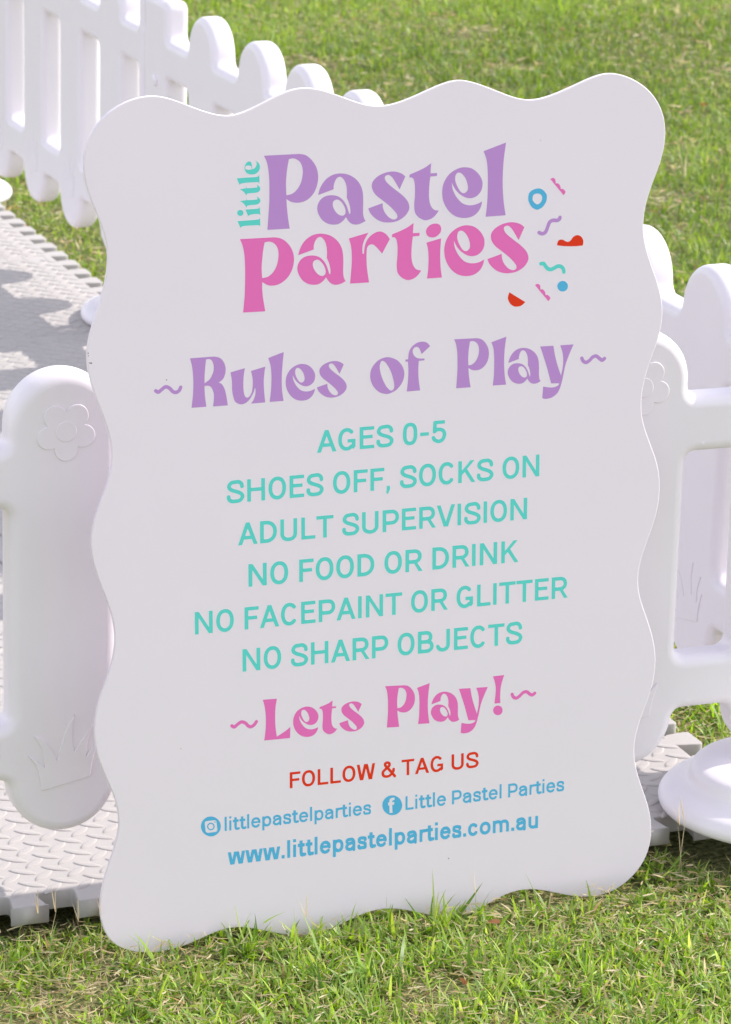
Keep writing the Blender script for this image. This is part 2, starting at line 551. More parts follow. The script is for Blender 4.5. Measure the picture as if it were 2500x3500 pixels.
# ------------------------------------------------------------------ sign board
DATA = json.loads(r'''{"logo_l":[[[[-1296,8372,1],[-1263,8293],[-1245,8176],[-1241,8059],[-1243,7906],[-1254,7760],[-1266,7619,1],[-1026,7618,1],[-1045,7748],[-1056,7858],[-1059,7921,1],[-1011,7891],[-945,7876],[-871,7884],[-809,7917],[-758,7973],[-727,8045],[-715,8132],[-730,8213],[-768,8281],[-815,8331],[-861,8359],[-919,8371,1]],[[-1030,8323,1],[-993,8329],[-954,8320],[-912,8289],[-889,8244],[-881,8192],[-890,8119],[-913,8055],[-952,8002],[-1003,7969],[-1059,7959,1],[-1063,8049],[-1059,8136],[-1048,8230]]],[[[-717,7941,1],[-700,7999],[-668,8056],[-621,8105],[-558,8138],[-488,8149],[-425,8142],[-363,8120],[-300,8076],[-257,8018],[-233,7951],[-226,7862],[-228,7766],[-226,7714],[-216,7673],[-200,7647,1],[-254,7623],[-309,7615],[-356,7629],[-391,7661],[-415,7699,1],[-450,7661],[-497,7634],[-560,7630],[-623,7649],[-677,7689],[-715,7750],[-727,7802],[-717,7853],[-684,7899],[-630,7927],[-559,7931],[-497,7914],[-450,7878],[-411,7821],[-389,7760],[-379,7730,1],[-368,7728,1],[-367,7774],[-379,7834],[-406,7898,1],[-404,7953],[-410,8019],[-430,8072],[-457,8104],[-482,8114],[-512,8102],[-535,8067],[-547,8027],[-549,7991,1]],[[-512,7884],[-473,7865],[-438,7819],[-420,7770],[-426,7729],[-458,7716],[-501,7734],[-540,7780],[-558,7829],[-550,7869]]],[[[236,8079,1],[188,8114],[109,8136],[20,8130],[-59,8100],[-113,8057],[-133,8008],[-120,7952],[-79,7898],[-10,7844],[69,7779],[129,7715],[149,7677],[139,7652],[104,7644],[55,7669],[10,7722],[-10,7774],[-13,7819,1],[-171,7774,1],[-148,7722],[-89,7663],[-20,7627],[60,7615],[149,7626],[228,7668],[273,7725],[280,7771],[258,7828],[198,7892],[109,7962],[40,8021],[12,8064],[15,8092],[40,8104],[69,8096],[109,8054],[172,7949,1]]],[[[521,8200,1],[456,8160],[377,8127],[282,8095,1],[282,8065,1],[312,8061],[332,8032],[342,7962],[341,7870],[334,7777],[343,7703],[378,7654],[428,7623],[468,7614],[523,7627],[568,7657],[607,7706,1],[567,7713],[537,7733],[512,7776],[499,7842],[499,7935],[506,8018],[513,8062,1],[585,8064,1],[586,8095,1],[513,8096,1]]],[[[1090,7773,1],[1080,7725],[1045,7666],[980,7623],[889,7612],[798,7634],[718,7695],[662,7786],[644,7880],[656,7973],[706,8058],[776,8110],[846,8134],[906,8136],[977,8118],[1042,8067],[1083,8005],[1094,7948],[1079,7884],[1034,7835],[974,7814],[908,7823],[837,7865],[787,7919],[751,7986,1],[760,7920],[797,7844],[858,7775],[919,7746],[979,7740],[1039,7751]],[[826,8086],[866,8068],[907,8014],[929,7948],[926,7897],[893,7871],[852,7885],[812,7945],[788,8012],[796,8067]]],[[[1103,8292,1],[1135,8207],[1150,8094],[1153,7935],[1148,7768],[1131,7611,1],[1356,7613,1],[1333,7757],[1321,7926],[1323,8094],[1334,8224],[1355,8368,1]]]],"logo_p":[[[[-1561,7544,1],[-1533,7475],[-1514,7373],[-1508,7226],[-1512,7024],[-1521,6905],[-1534,6792,1],[-1294,6788,1],[-1315,6909],[-1326,7021],[-1325,7091,1],[-1275,7059],[-1217,7046],[-1139,7059],[-1061,7109],[-1007,7184],[-982,7275],[-987,7358],[-1020,7434],[-1073,7493],[-1126,7525],[-1184,7539,1]],[[-1296,7493,1],[-1252,7499],[-1204,7484],[-1166,7443],[-1149,7387],[-1152,7314],[-1172,7241],[-1211,7179],[-1265,7141],[-1325,7131,1],[-1330,7242],[-1319,7361],[-1309,7434]]],[[[-936,7340,1],[-918,7397],[-887,7455],[-839,7503],[-777,7536],[-706,7547],[-644,7539],[-581,7517],[-519,7472],[-476,7414],[-452,7346],[-445,7257],[-447,7160],[-445,7108],[-435,7067],[-419,7041,1],[-473,7017],[-528,7009],[-575,7024],[-610,7056],[-634,7094,1],[-669,7056],[-717,7029],[-779,7026],[-842,7045],[-896,7086],[-933,7147],[-946,7200],[-936,7251],[-903,7297],[-848,7324],[-778,7328],[-715,7311],[-668,7275],[-629,7217],[-608,7156],[-598,7126,1],[-587,7123,1],[-586,7169],[-598,7229],[-625,7294,1],[-623,7349],[-629,7416],[-648,7469],[-675,7502],[-700,7512],[-730,7500],[-754,7465],[-766,7425],[-767,7388,1]],[[-731,7281],[-692,7261],[-657,7215],[-639,7165],[-645,7125],[-677,7111],[-720,7130],[-759,7177],[-777,7226],[-769,7266]]],[[[-384,7478,1],[-362,7401],[-353,7312],[-355,7199],[-372,7012,1],[-163,7010,1],[-183,7137],[-191,7252],[-187,7352],[-171,7389],[-141,7402],[-107,7392],[-67,7354],[-20,7299,1],[66,7445,1],[34,7487],[-6,7518],[-47,7529],[-94,7520],[-148,7489],[-185,7447],[-208,7392],[-220,7308,1],[-235,7311,1],[-235,7381],[-215,7449],[-169,7525,1]]],[[[328,7595,1],[264,7555],[184,7522],[90,7491,1],[90,7460,1],[120,7457],[140,7427],[150,7357],[149,7264],[141,7171],[150,7096],[185,7047],[235,7015],[275,7006],[330,7018],[375,7048],[415,7097,1],[375,7105],[345,7125],[319,7169],[306,7235],[306,7329],[314,7412],[321,7456,1],[393,7457,1],[394,7489,1],[321,7490,1]]],[[[470,7382,1],[487,7317],[494,7233],[491,7113],[478,7008,1],[645,7008,1],[631,7104],[625,7212],[627,7314],[634,7417,1]],[[569,7574],[614,7560],[635,7520],[624,7476],[584,7441],[536,7431],[488,7447],[466,7489],[478,7533],[518,7565]]],[[[1117,7167,1],[1107,7118],[1072,7059],[1007,7016],[916,7005],[824,7028],[743,7090],[688,7183],[669,7278],[682,7370],[732,7456],[802,7508],[872,7532],[933,7534],[1003,7515],[1069,7464],[1110,7400],[1121,7343],[1106,7278],[1061,7229],[1000,7209],[934,7219],[864,7261],[813,7315],[777,7383,1],[786,7317],[823,7240],[884,7170],[945,7141],[1006,7134],[1067,7144]],[[852,7483],[893,7465],[933,7411],[956,7344],[952,7293],[919,7267],[879,7281],[838,7342],[814,7409],[822,7465]]],[[[1570,7477,1],[1520,7513],[1438,7536],[1347,7530],[1266,7500],[1210,7456],[1191,7406],[1204,7349],[1247,7294],[1319,7238],[1401,7171],[1463,7106],[1484,7067],[1474,7041],[1438,7034],[1387,7059],[1340,7114],[1320,7167],[1316,7213,1],[1154,7168,1],[1178,7115],[1239,7054],[1311,7017],[1392,7004],[1484,7015],[1566,7057],[1611,7115],[1618,7162],[1595,7221],[1533,7286],[1440,7358],[1368,7418],[1339,7463],[1342,7491],[1368,7503],[1398,7495],[1439,7452],[1506,7344,1]]]],"logo_t":[[[[-1584,7727,1],[-1466,7728],[-1376,7730],[-1353,7735],[-1343,7750,1],[-1341,7655,1],[-1352,7670],[-1380,7674],[-1484,7675],[-1534,7671],[-1554,7657,1]]],[[[-1500,7840,1],[-1429,7840],[-1375,7841],[-1352,7849],[-1345,7864,1],[-1340,7768,1],[-1351,7783],[-1383,7788],[-1426,7787],[-1458,7780],[-1467,7767,1]],[[-1520,7807],[-1523,7794],[-1532,7784],[-1546,7779],[-1561,7780],[-1574,7786],[-1583,7798],[-1587,7811],[-1583,7824],[-1574,7834],[-1560,7839],[-1545,7838],[-1532,7832],[-1523,7820]]],[[[-1557,7926,1],[-1517,7932],[-1491,7934,1],[-1489,7951,1],[-1485,7951,1],[-1486,7934,1],[-1425,7933],[-1378,7935],[-1369,7945],[-1378,7965,1],[-1353,7949],[-1339,7926],[-1341,7906],[-1361,7888],[-1393,7882],[-1446,7881],[-1479,7876],[-1488,7857,1],[-1504,7885],[-1528,7910]]],[[[-1557,8047,1],[-1518,8053],[-1491,8055,1],[-1490,8073,1],[-1485,8072,1],[-1486,8055,1],[-1425,8054],[-1378,8056],[-1369,8066],[-1378,8086,1],[-1353,8070],[-1339,8047],[-1341,8027],[-1361,8009],[-1393,8003],[-1447,8002],[-1479,7998],[-1488,7978,1],[-1504,8006],[-1529,8031]]],[[[-1589,8160,1],[-1480,8162],[-1390,8162],[-1362,8167],[-1347,8182,1],[-1345,8090,1],[-1355,8105],[-1387,8110],[-1480,8110],[-1537,8106],[-1559,8094,1]]],[[[-1393,8329,1],[-1375,8320],[-1354,8302],[-1341,8274],[-1343,8241],[-1361,8211],[-1390,8194],[-1429,8190],[-1469,8200],[-1493,8222],[-1504,8256],[-1498,8289],[-1478,8315],[-1453,8324],[-1435,8315],[-1427,8289],[-1423,8243,1],[-1400,8250],[-1382,8270],[-1375,8293],[-1378,8313]],[[-1497,8265],[-1487,8280],[-1464,8283],[-1433,8274,1],[-1429,8243,1],[-1461,8239],[-1490,8247]]]],"head1":[[[[-2106,6364,1],[-2085,6276],[-2075,6164],[-2075,6053],[-2083,5951],[-2096,5853,1],[-1937,5852,1],[-1951,5969],[-1955,6067,1],[-1913,6068],[-1879,6043],[-1856,5980],[-1857,5915],[-1865,5849,1],[-1707,5848,1],[-1716,5914],[-1730,5989],[-1749,6042],[-1773,6076],[-1802,6092,1],[-1758,6122],[-1733,6171],[-1726,6226],[-1737,6278],[-1765,6326],[-1804,6352],[-1852,6363,1]],[[-1934,6339,1],[-1900,6341],[-1871,6320],[-1855,6273],[-1855,6222],[-1873,6172],[-1903,6128],[-1954,6096,1],[-1952,6173],[-1944,6266]]],[[[-1674,6187,1],[-1661,6096],[-1659,6002],[-1648,5936],[-1625,5878],[-1572,5849],[-1518,5856],[-1469,5894],[-1430,5957],[-1415,6002,1],[-1407,6000,1],[-1410,5936],[-1430,5882],[-1457,5847,1],[-1302,5847,1],[-1313,5957],[-1317,6069],[-1309,6153],[-1298,6219,1],[-1454,6185,1],[-1438,6107],[-1437,6032],[-1447,5967],[-1469,5927],[-1495,5912],[-1522,5931],[-1536,5993],[-1537,6086],[-1530,6160],[-1519,6219,1]]],[[[-1266,6305,1],[-1242,6222],[-1233,6110],[-1239,5970],[-1255,5848,1],[-1103,5847,1],[-1119,5961],[-1121,6101],[-1113,6213],[-1098,6355,1]]],[[[-761,5949,1],[-768,5914],[-794,5872],[-841,5841],[-906,5834],[-971,5851],[-1028,5897],[-1067,5964],[-1080,6033],[-1070,6100],[-1034,6161],[-983,6198],[-933,6215],[-890,6216],[-839,6201],[-793,6164],[-764,6117],[-757,6076],[-768,6029],[-801,5995],[-844,5980],[-891,5988],[-941,6019],[-977,6059],[-1002,6108,1],[-996,6060],[-970,6004],[-927,5953],[-884,5932],[-841,5926],[-797,5933]],[[-947,6180],[-919,6166],[-890,6127],[-874,6078],[-878,6041],[-901,6023],[-930,6034],[-959,6078],[-975,6127],[-969,6167]]],[[[-443,6177,1],[-478,6203],[-535,6220],[-600,6216],[-657,6196],[-697,6165],[-711,6129],[-702,6088],[-672,6049],[-622,6008],[-565,5960],[-522,5913],[-508,5885],[-515,5866],[-540,5862],[-576,5880],[-608,5920],[-622,5958],[-624,5990,1],[-739,5960,1],[-723,5922],[-680,5878],[-630,5850],[-572,5840],[-508,5848],[-450,5877],[-417,5918],[-412,5952],[-428,5993],[-471,6041],[-536,6093],[-586,6137],[-606,6168],[-604,6188],[-586,6197],[-564,6191],[-535,6160],[-490,6082,1]]],[[[60,6215],[147,6178],[207,6108],[228,6029],[207,5944],[147,5872],[72,5836],[17,5833],[-58,5862],[-123,5933],[-151,6022],[-139,6103],[-85,6175],[-15,6211]],[[-13,6183],[28,6151],[77,6066],[109,5961],[115,5895],[93,5865],[61,5873],[17,5928],[-26,6023],[-45,6111],[-37,6166]]],[[[516,6299,1],[478,6338],[423,6352],[363,6341],[309,6304],[279,6250],[269,6177,1],[240,6179,1],[240,6156,1],[268,6153,1],[273,6051],[267,5939],[255,5840,1],[405,5840,1],[388,5961],[384,6064],[389,6152,1],[453,6154,1],[453,6174,1],[407,6176],[364,6188],[331,6221],[320,6263],[336,6292],[364,6302],[391,6288],[407,6256],[421,6221,1]]],[[[783,6351,1],[806,6296],[819,6215],[823,6134],[823,6029],[817,5929],[810,5832,1],[973,5829,1],[959,5918],[950,5994],[948,6037,1],[980,6016],[1025,6005],[1075,6010],[1117,6032],[1151,6070],[1172,6119],[1179,6178],[1168,6235],[1142,6282],[1110,6317],[1078,6336],[1039,6345,1]],[[964,6314,1],[989,6318],[1015,6311],[1044,6289],[1060,6257],[1066,6222],[1061,6172],[1045,6128],[1019,6092],[985,6069],[947,6064,1],[944,6125],[946,6185],[953,6250]]],[[[1205,6289,1],[1227,6231],[1237,6154],[1239,6047],[1236,5934],[1225,5829,1],[1377,5827,1],[1361,5924],[1353,6039],[1354,6152],[1362,6240],[1376,6337,1]]],[[[1400,6055,1],[1412,6097],[1434,6138],[1467,6173],[1512,6197],[1562,6204],[1607,6198],[1652,6181],[1697,6148],[1729,6106],[1746,6056],[1752,5991],[1752,5921],[1754,5883],[1761,5852],[1773,5834,1],[1735,5817],[1695,5812],[1661,5822],[1636,5846],[1619,5874,1],[1594,5846],[1560,5827],[1515,5825],[1470,5840],[1431,5870],[1403,5915],[1394,5953],[1400,5990],[1424,6023],[1463,6043],[1513,6045],[1558,6032],[1592,6005],[1620,5963],[1637,5919],[1644,5896,1],[1652,5895,1],[1652,5928],[1643,5972],[1623,6019,1],[1624,6059],[1619,6108],[1605,6147],[1585,6171],[1567,6178],[1545,6170],[1529,6144],[1521,6115],[1520,6089,1]],[[1547,6010],[1575,5996],[1601,5962],[1614,5926],[1610,5896],[1588,5887],[1556,5900],[1528,5935],[1515,5971],[1520,6000]]],[[[1763,6204,1],[1798,6108],[1845,5967],[1893,5800,1],[1984,5795,1],[1979,5777],[1939,5759],[1882,5758],[1802,5774,1],[1793,5650,1],[1838,5639],[1906,5650],[1968,5693],[2002,5759],[2024,5837],[2056,5984],[2095,6087],[2147,6199,1],[1993,6200,1],[2020,6124],[2029,6049],[2025,5965],[2006,5876,1],[1965,5990],[1935,6098],[1915,6201,1]]]],"head2":[[[[-1354,2700,1],[-1333,2613],[-1323,2504],[-1326,2378],[-1342,2257,1],[-1055,2251,1],[-1051,2373,1],[-1107,2333],[-1202,2283,1],[-1216,2395],[-1219,2512],[-1213,2609],[-1198,2695,1]]],[[[-741,2336,1],[-747,2306],[-770,2270],[-811,2246],[-868,2241],[-924,2259],[-975,2300],[-1009,2359],[-1020,2419],[-1011,2477],[-980,2529],[-935,2559],[-891,2572],[-853,2571],[-809,2557],[-768,2523],[-743,2482],[-737,2446],[-747,2406],[-775,2377],[-813,2366],[-854,2374],[-898,2403],[-930,2438],[-952,2482,1],[-947,2440],[-924,2391],[-886,2345],[-848,2325],[-810,2319],[-773,2324]],[[-904,2542],[-879,2530],[-854,2494],[-840,2452],[-843,2420],[-864,2405],[-889,2415],[-914,2454],[-928,2497],[-923,2532]]],[[[-577,2608,1],[-617,2585],[-666,2567],[-724,2551,1],[-724,2531,1],[-705,2528],[-693,2509],[-687,2465],[-688,2407],[-693,2349],[-688,2301],[-667,2270],[-636,2249],[-612,2242],[-578,2248],[-550,2265],[-526,2295,1],[-550,2300],[-568,2314],[-584,2342],[-591,2384],[-591,2442],[-586,2494],[-582,2522,1],[-538,2521,1],[-537,2540,1],[-582,2543,1]]],[[[-250,2530,1],[-279,2554],[-329,2570],[-384,2569],[-434,2553],[-468,2528],[-480,2497],[-472,2461],[-446,2427],[-403,2390],[-354,2346],[-317,2304],[-305,2279],[-311,2264],[-332,2260],[-363,2277],[-391,2312],[-403,2346],[-405,2374,1],[-504,2351,1],[-490,2318],[-453,2278],[-410,2253],[-360,2243],[-305,2247],[-255,2271],[-227,2306],[-223,2334],[-236,2371],[-273,2413],[-329,2460],[-372,2500],[-389,2528],[-388,2545],[-372,2552],[-354,2546],[-329,2518],[-289,2450,1]]],[[[13,2698,1],[33,2649],[44,2577],[47,2506],[46,2414],[41,2326],[35,2242,1],[175,2234,1],[164,2312],[156,2379],[154,2417,1],[183,2398],[221,2387],[264,2389],[301,2408],[330,2440],[349,2482],[355,2534],[346,2583],[323,2626],[296,2657],[269,2676],[234,2685,1]],[[170,2659,1],[191,2662],[214,2655],[239,2635],[253,2607],[257,2576],[253,2532],[239,2494],[217,2463],[187,2444],[154,2441,1],[152,2495],[153,2547],[160,2604]]],[[[377,2640,1],[395,2589],[404,2522],[405,2429],[402,2331],[391,2240,1],[522,2234,1],[509,2319],[502,2419],[504,2517],[511,2593],[523,2677,1]]],[[[543,2440,1],[553,2476],[573,2511],[602,2541],[641,2560],[684,2565],[724,2558],[763,2542],[802,2512],[829,2474],[844,2430],[849,2373],[848,2312],[850,2279],[856,2253],[866,2236,1],[833,2222],[798,2219],[769,2229],[747,2251],[732,2276,1],[710,2252],[681,2237],[642,2237],[603,2250],[569,2278],[545,2318],[537,2352],[543,2384],[563,2412],[597,2428],[641,2428],[680,2415],[710,2391],[734,2353],[748,2314],[754,2295,1],[761,2293,1],[762,2322],[754,2360],[736,2402,1],[738,2437],[734,2480],[721,2514],[704,2535],[688,2542],[670,2536],[655,2514],[648,2489],[647,2466,1]],[[671,2397],[695,2383],[717,2353],[729,2321],[725,2295],[705,2288],[678,2301],[654,2332],[642,2363],[647,2389]]],[[[857,2578,1],[888,2492],[928,2366],[969,2217,1],[1049,2210,1],[1044,2194],[1009,2179],[959,2180],[889,2197,1],[881,2088,1],[920,2077],[980,2084],[1034,2120],[1064,2178],[1083,2246],[1112,2374],[1147,2464],[1193,2562,1],[1058,2567,1],[1082,2499],[1089,2433],[1085,2358],[1068,2280,1],[1033,2383],[1007,2479],[991,2571,1]]],[[[1251,2673,1],[1275,2597],[1285,2518],[1271,2369,1],[1340,2367,1],[1337,2468],[1348,2567],[1382,2673,1]]],[[[1366,2283],[1361,2260],[1346,2243],[1324,2235],[1299,2238],[1277,2251],[1262,2271],[1256,2295],[1261,2318],[1276,2335],[1298,2343],[1323,2340],[1345,2328],[1361,2307]]]],"conf":{"pinkscal1":[[[1858,7962,1],[1886,7973],[1914,7957],[1920,7927],[1917,7914,1],[1951,7909],[1974,7880],[1979,7851,1],[2004,7850],[2031,7825],[2029,7803],[2011,7785,1]]],"pinkscal2":[[[1696,6860,1],[1724,6871],[1753,6854],[1759,6824],[1756,6811,1],[1790,6806],[1813,6776],[1817,6747,1],[1843,6745],[1870,6719],[1868,6697],[1850,6680,1]]],"ring":[[[1727,7872],[1775,7854],[1812,7815],[1822,7778],[1813,7726],[1777,7677],[1737,7655],[1705,7651],[1656,7676],[1624,7723],[1610,7768],[1619,7826],[1662,7860]],[[1715,7819],[1751,7807],[1769,7773],[1760,7737],[1736,7712],[1708,7707],[1680,7727],[1661,7757],[1663,7794],[1683,7815]]],"cloud":[[[1943,7262,1],[1951,7299],[1971,7319],[2007,7319],[2036,7303],[2068,7292],[2100,7305],[2128,7340],[2169,7356],[2210,7345],[2238,7311],[2245,7277],[2239,7242,1],[2146,7240],[2032,7248]]],"dot":[[[2074,6823],[2069,6799],[2052,6780],[2028,6771],[2000,6773],[1976,6785],[1959,6806],[1952,6831],[1958,6855],[1975,6873],[1999,6882],[2026,6881],[2051,6868],[2068,6847]]],"half":[[[1406,6803,1],[1392,6765],[1392,6728],[1417,6681],[1457,6652],[1498,6645],[1538,6651],[1574,6674],[1588,6688,1]]]},"ig":[[[[-1830,1379],[-1836,1346],[-1852,1318],[-1877,1297],[-1907,1285],[-1941,1284],[-1975,1294],[-2005,1313],[-2029,1340],[-2044,1372],[-2049,1406],[-2043,1439],[-2028,1467],[-2003,1488],[-1973,1500],[-1939,1501],[-1905,1492],[-1875,1472],[-1851,1445],[-1835,1413]],[[-1868,1349,1],[-1869,1340,1],[-1873,1333,1],[-1880,1328,1],[-1889,1326,1],[-1972,1326,1],[-1981,1328,1],[-1989,1333,1],[-1995,1341,1],[-1998,1350,1],[-2007,1433,1],[-2006,1442,1],[-2002,1450,1],[-1995,1455,1],[-1986,1456,1],[-1903,1456,1],[-1894,1454,1],[-1886,1449,1],[-1880,1442,1],[-1877,1433,1]]],[[[-1898,1386],[-1903,1369],[-1914,1356],[-1931,1350],[-1950,1352],[-1966,1362],[-1978,1378],[-1982,1397],[-1977,1414],[-1966,1427],[-1949,1433],[-1930,1431],[-1914,1421],[-1902,1405]],[[-1912,1388],[-1915,1376],[-1923,1367],[-1934,1363],[-1947,1365],[-1958,1372],[-1966,1382],[-1968,1395],[-1965,1407],[-1957,1415],[-1946,1419],[-1933,1418],[-1922,1411],[-1914,1400]]],[[[-1888,1433],[-1890,1428],[-1895,1426],[-1900,1429],[-1903,1434],[-1900,1439],[-1895,1441],[-1890,1438]]]],"fb":[[[[210,1362],[205,1329],[188,1300],[163,1278],[132,1267],[97,1266],[61,1275],[30,1295],[5,1322],[-11,1355],[-17,1390],[-11,1423],[5,1452],[30,1473],[61,1485],[96,1486],[131,1477],[163,1457],[188,1430],[204,1397]],[[67,1292,1],[63,1379,1],[50,1379,1],[49,1410,1],[63,1411,1],[64,1432],[74,1452],[98,1460],[123,1458,1],[123,1431,1],[106,1431],[98,1423],[96,1409,1],[120,1410,1],[119,1381,1],[96,1380,1],[101,1292,1]]]],"strokes":{"tl1":[[[-2474,6058],[-2446,6043],[-2412,6065],[-2368,6091],[-2326,6072],[-2293,6037],[-2259,6025],[-2226,6041],[-2209,6074]],37],"tl2":[[[2244,6044],[2262,6011],[2297,5995],[2337,6016],[2371,6047],[2411,6055],[2446,6029],[2481,6005],[2509,6022]],38],"tp1":[[[-1698,2457],[-1669,2441],[-1634,2466],[-1589,2487],[-1545,2466],[-1515,2433],[-1485,2423],[-1450,2441],[-1427,2472]],36],"tp2":[[[1475,2450],[1493,2415],[1529,2402],[1570,2426],[1605,2455],[1646,2459],[1682,2430],[1712,2416],[1741,2433]],36],"sql":[[[1737,7410],[1772,7395],[1812,7411],[1836,7466],[1855,7509],[1891,7528],[1940,7525],[1968,7536],[1974,7554]],39],"sqt":[[[1763,7080],[1792,7080],[1816,7050],[1841,7023],[1877,7013],[1914,7025],[1954,7042],[1994,7035],[2019,7007],[2026,6977]],41]},"lines":[["AGES 0-5",-0.0741,0.5273,0.0695,0.5271,0.0233],["SHOES OFF, SOCKS ON",-0.1728,0.4825,0.1768,0.4812,0.0236],["ADULT SUPERVISION",-0.161,0.4374,0.1631,0.4358,0.0234],["NO FOOD OR DRINK",-0.15,0.3925,0.1536,0.3901,0.024],["NO FACEPAINT OR GLITTER",-0.2088,0.3476,0.2115,0.3453,0.0238],["NO SHARP OBJECTS",-0.1573,0.3025,0.1586,0.3003,0.0241],["FOLLOW & TAG US",-0.1061,0.1702,0.1089,0.1681,0.0175],["littlepastelparties",-0.1788,0.1322,-0.0146,0.1308,0.0156],["Little Pastel Parties",0.0248,0.1303,0.21,0.1297,0.0153],["www.littlepastelparties.com.au",-0.1757,0.0945,0.1795,0.0913,0.0196]],"outline":[[-3161,8592],[-3100,8717],[-3024,8806],[-2918,8900],[-2798,8969],[-2693,9003],[-2573,9030],[-2468,9041],[-2364,9029],[-2244,8988],[-2095,8922],[-1944,8848],[-1793,8795],[-1671,8782],[-1595,8785],[-1488,8818],[-1334,8885],[-1180,8960],[-1057,9012],[-933,9042],[-850,9049],[-687,9024],[-532,8966],[-376,8889],[-220,8825],[-95,8796],[31,8801],[173,8827],[331,8881],[489,8954],[648,9013],[758,9040],[847,9045],[935,9034],[1099,8971],[1242,8909],[1404,8834],[1533,8794],[1631,8783],[1728,8787],[1891,8826],[2053,8890],[2216,8960],[2379,9020],[2478,9040],[2560,9038],[2693,9010],[2843,8946],[2961,8866],[3062,8760],[3131,8651],[3176,8521],[3192,8385],[3181,8248],[3150,8113],[3094,7972],[3021,7832],[2966,7683],[2935,7533],[2925,7411],[2940,7272],[2976,7133],[3037,6989],[3102,6850],[3166,6680],[3188,6541],[3192,6416],[3174,6252],[3116,6103],[3043,5969],[2986,5821],[2944,5615],[2936,5477],[2949,5350],[2990,5207],[3060,5061],[3132,4915],[3177,4784],[3198,4628],[3194,4458],[3167,4277],[3116,4133],[3035,3972],[2977,3836],[2941,3675],[2932,3548],[2946,3433],[2986,3300],[3058,3135],[3123,2985],[3164,2836],[3186,2661],[3181,2517],[3150,2361],[3099,2221],[3024,2070],[2965,1917],[2929,1775],[2920,1660],[2934,1498],[2975,1347],[3056,1175],[3115,1039],[3153,887],[3173,734],[3164,569],[3126,441],[3059,317],[2947,198],[2826,114],[2688,48],[2515,17],[2344,36],[2151,88],[1995,149],[1856,207],[1719,237],[1549,248],[1412,216],[1311,164],[1141,80],[974,24],[837,6],[686,26],[484,88],[349,160],[184,214],[17,241],[-131,239],[-247,207],[-395,153],[-548,89],[-714,40],[-847,32],[-986,41],[-1177,90],[-1374,175],[-1505,225],[-1647,259],[-1792,263],[-1919,233],[-2080,166],[-2240,100],[-2448,69],[-2641,76],[-2842,120],[-2966,184],[-3059,268],[-3127,372],[-3163,519],[-3172,645],[-3158,801],[-3116,968],[-3059,1118],[-2978,1294],[-2937,1414],[-2923,1568],[-2932,1694],[-2968,1822],[-3019,1944],[-3083,2092],[-3143,2236],[-3175,2363],[-3192,2502],[-3190,2639],[-3167,2787],[-3123,2919],[-3065,3049],[-3001,3178],[-2951,3336],[-2927,3497],[-2934,3634],[-2969,3799],[-3028,3954],[-3094,4107],[-3145,4260],[-3183,4398],[-3194,4544],[-3178,4676],[-3149,4792],[-3099,4908],[-3035,5048],[-2972,5189],[-2943,5305],[-2931,5437],[-2941,5570],[-2976,5706],[-3027,5854],[-3092,6004],[-3149,6166],[-3187,6300],[-3198,6431],[-3187,6561],[-3160,6689],[-3117,6803],[-3055,6941],[-3005,7081],[-2968,7234],[-2946,7373],[-2939,7519],[-2957,7635],[-3005,7782],[-3070,7916],[-3128,8048],[-3169,8179],[-3185,8295],[-3187,8382],[-3179,8480]]}''')
LEAN = math.radians(3.964)
sign = empty('sign_board', (1.3141, 3.3957, 0.0), math.radians(1.4207), label='white wavy-edged sign with pastel play rules lettering, standing on the grass', cat='sign')
BT = 0.005
# board plane: local x to the right, local y up the face, local z out of the face
STAND = Matrix.Rotation(math.radians(90) - LEAN, 4, 'X')
def k4(P): return np.array([[q[0]*1e-4, q[1]*1e-4] for q in P])
OUT = np.array(DATA['outline'], float) * 1e-4
ol = OUT.copy()
for _ in range(3): ol = 0.25*np.roll(ol, 1, 0) + 0.5*ol + 0.25*np.roll(ol, -1, 0)
ol = ol + 0.6 * (ol - (0.25*np.roll(ol, 1, 0) + 0.5*ol + 0.25*np.roll(ol, -1, 0)))
ol = catmull([tuple(p) for p in ol], step=4)
me = solid([ol], BT/2, 0.0010, 4)
me.transform(STAND @ Matrix.Translation((0, 0, -BT/2)))
link('board_panel', me, M_BOARD, sign)

def ink(name, groups, colour, z=0.00006, label=None):
    me = flat_mesh(groups, z)
    me.transform(STAND)
    o = link(name, me, M_INK[colour], sign)
    if label: o['label'] = label
    return o
def area(P): return 0.5 * float(np.sum(P[:,0]*np.roll(P[:,1],-1) - np.roll(P[:,0],-1)*P[:,1]))
def inside(p, P):
    r = False
    for a, b in zip(P, np.roll(P, -1, 0)):
        if (a[1] > p[1]) != (b[1] > p[1]) and p[0] < (b[0]-a[0])*(p[1]-a[1])/(b[1]-a[1]) + a[0]: r = not r
    return r
def split(cons):
    """outlines of one glyph -> groups of (outer, holes)"""
    cons = sorted(cons, key=lambda c: -abs(area(c)))
    gr = []
    for c in cons:
        for g in gr:
            if inside(c[0], g[0]) and not any(inside(c[0], q) for q in g[1:]):
                g.append(c); break
        else: gr.append([c])
    return gr
def glyphs(key, a=0, b=None):
    out = []
    for g in DATA[key][a:b]:
        out += split([catmull([((q[0]*1e-4), q[1]*1e-4) + ((1,) if len(q) > 2 else ()) for q in c], step=6) for c in g])
    return out
def stroke_outline(key):
    pts, w = DATA['strokes'][key]
    P = catmull([(q[0]*1e-4, q[1]*1e-4) for q in pts], closed=False, step=6)
    h = w * 0.5e-4
    x0, y0 = P.min(0) - 0.01; x1, y1 = P.max(0) + 0.01
    xs, ys = np.arange(x0, x1, 0.0006), np.arange(y0, y1, 0.0006)
    X, Y = np.meshgrid(xs, ys)
    return trace(sd_stroke(X, Y, P, h, caps=True), xs, ys, 0.0003)

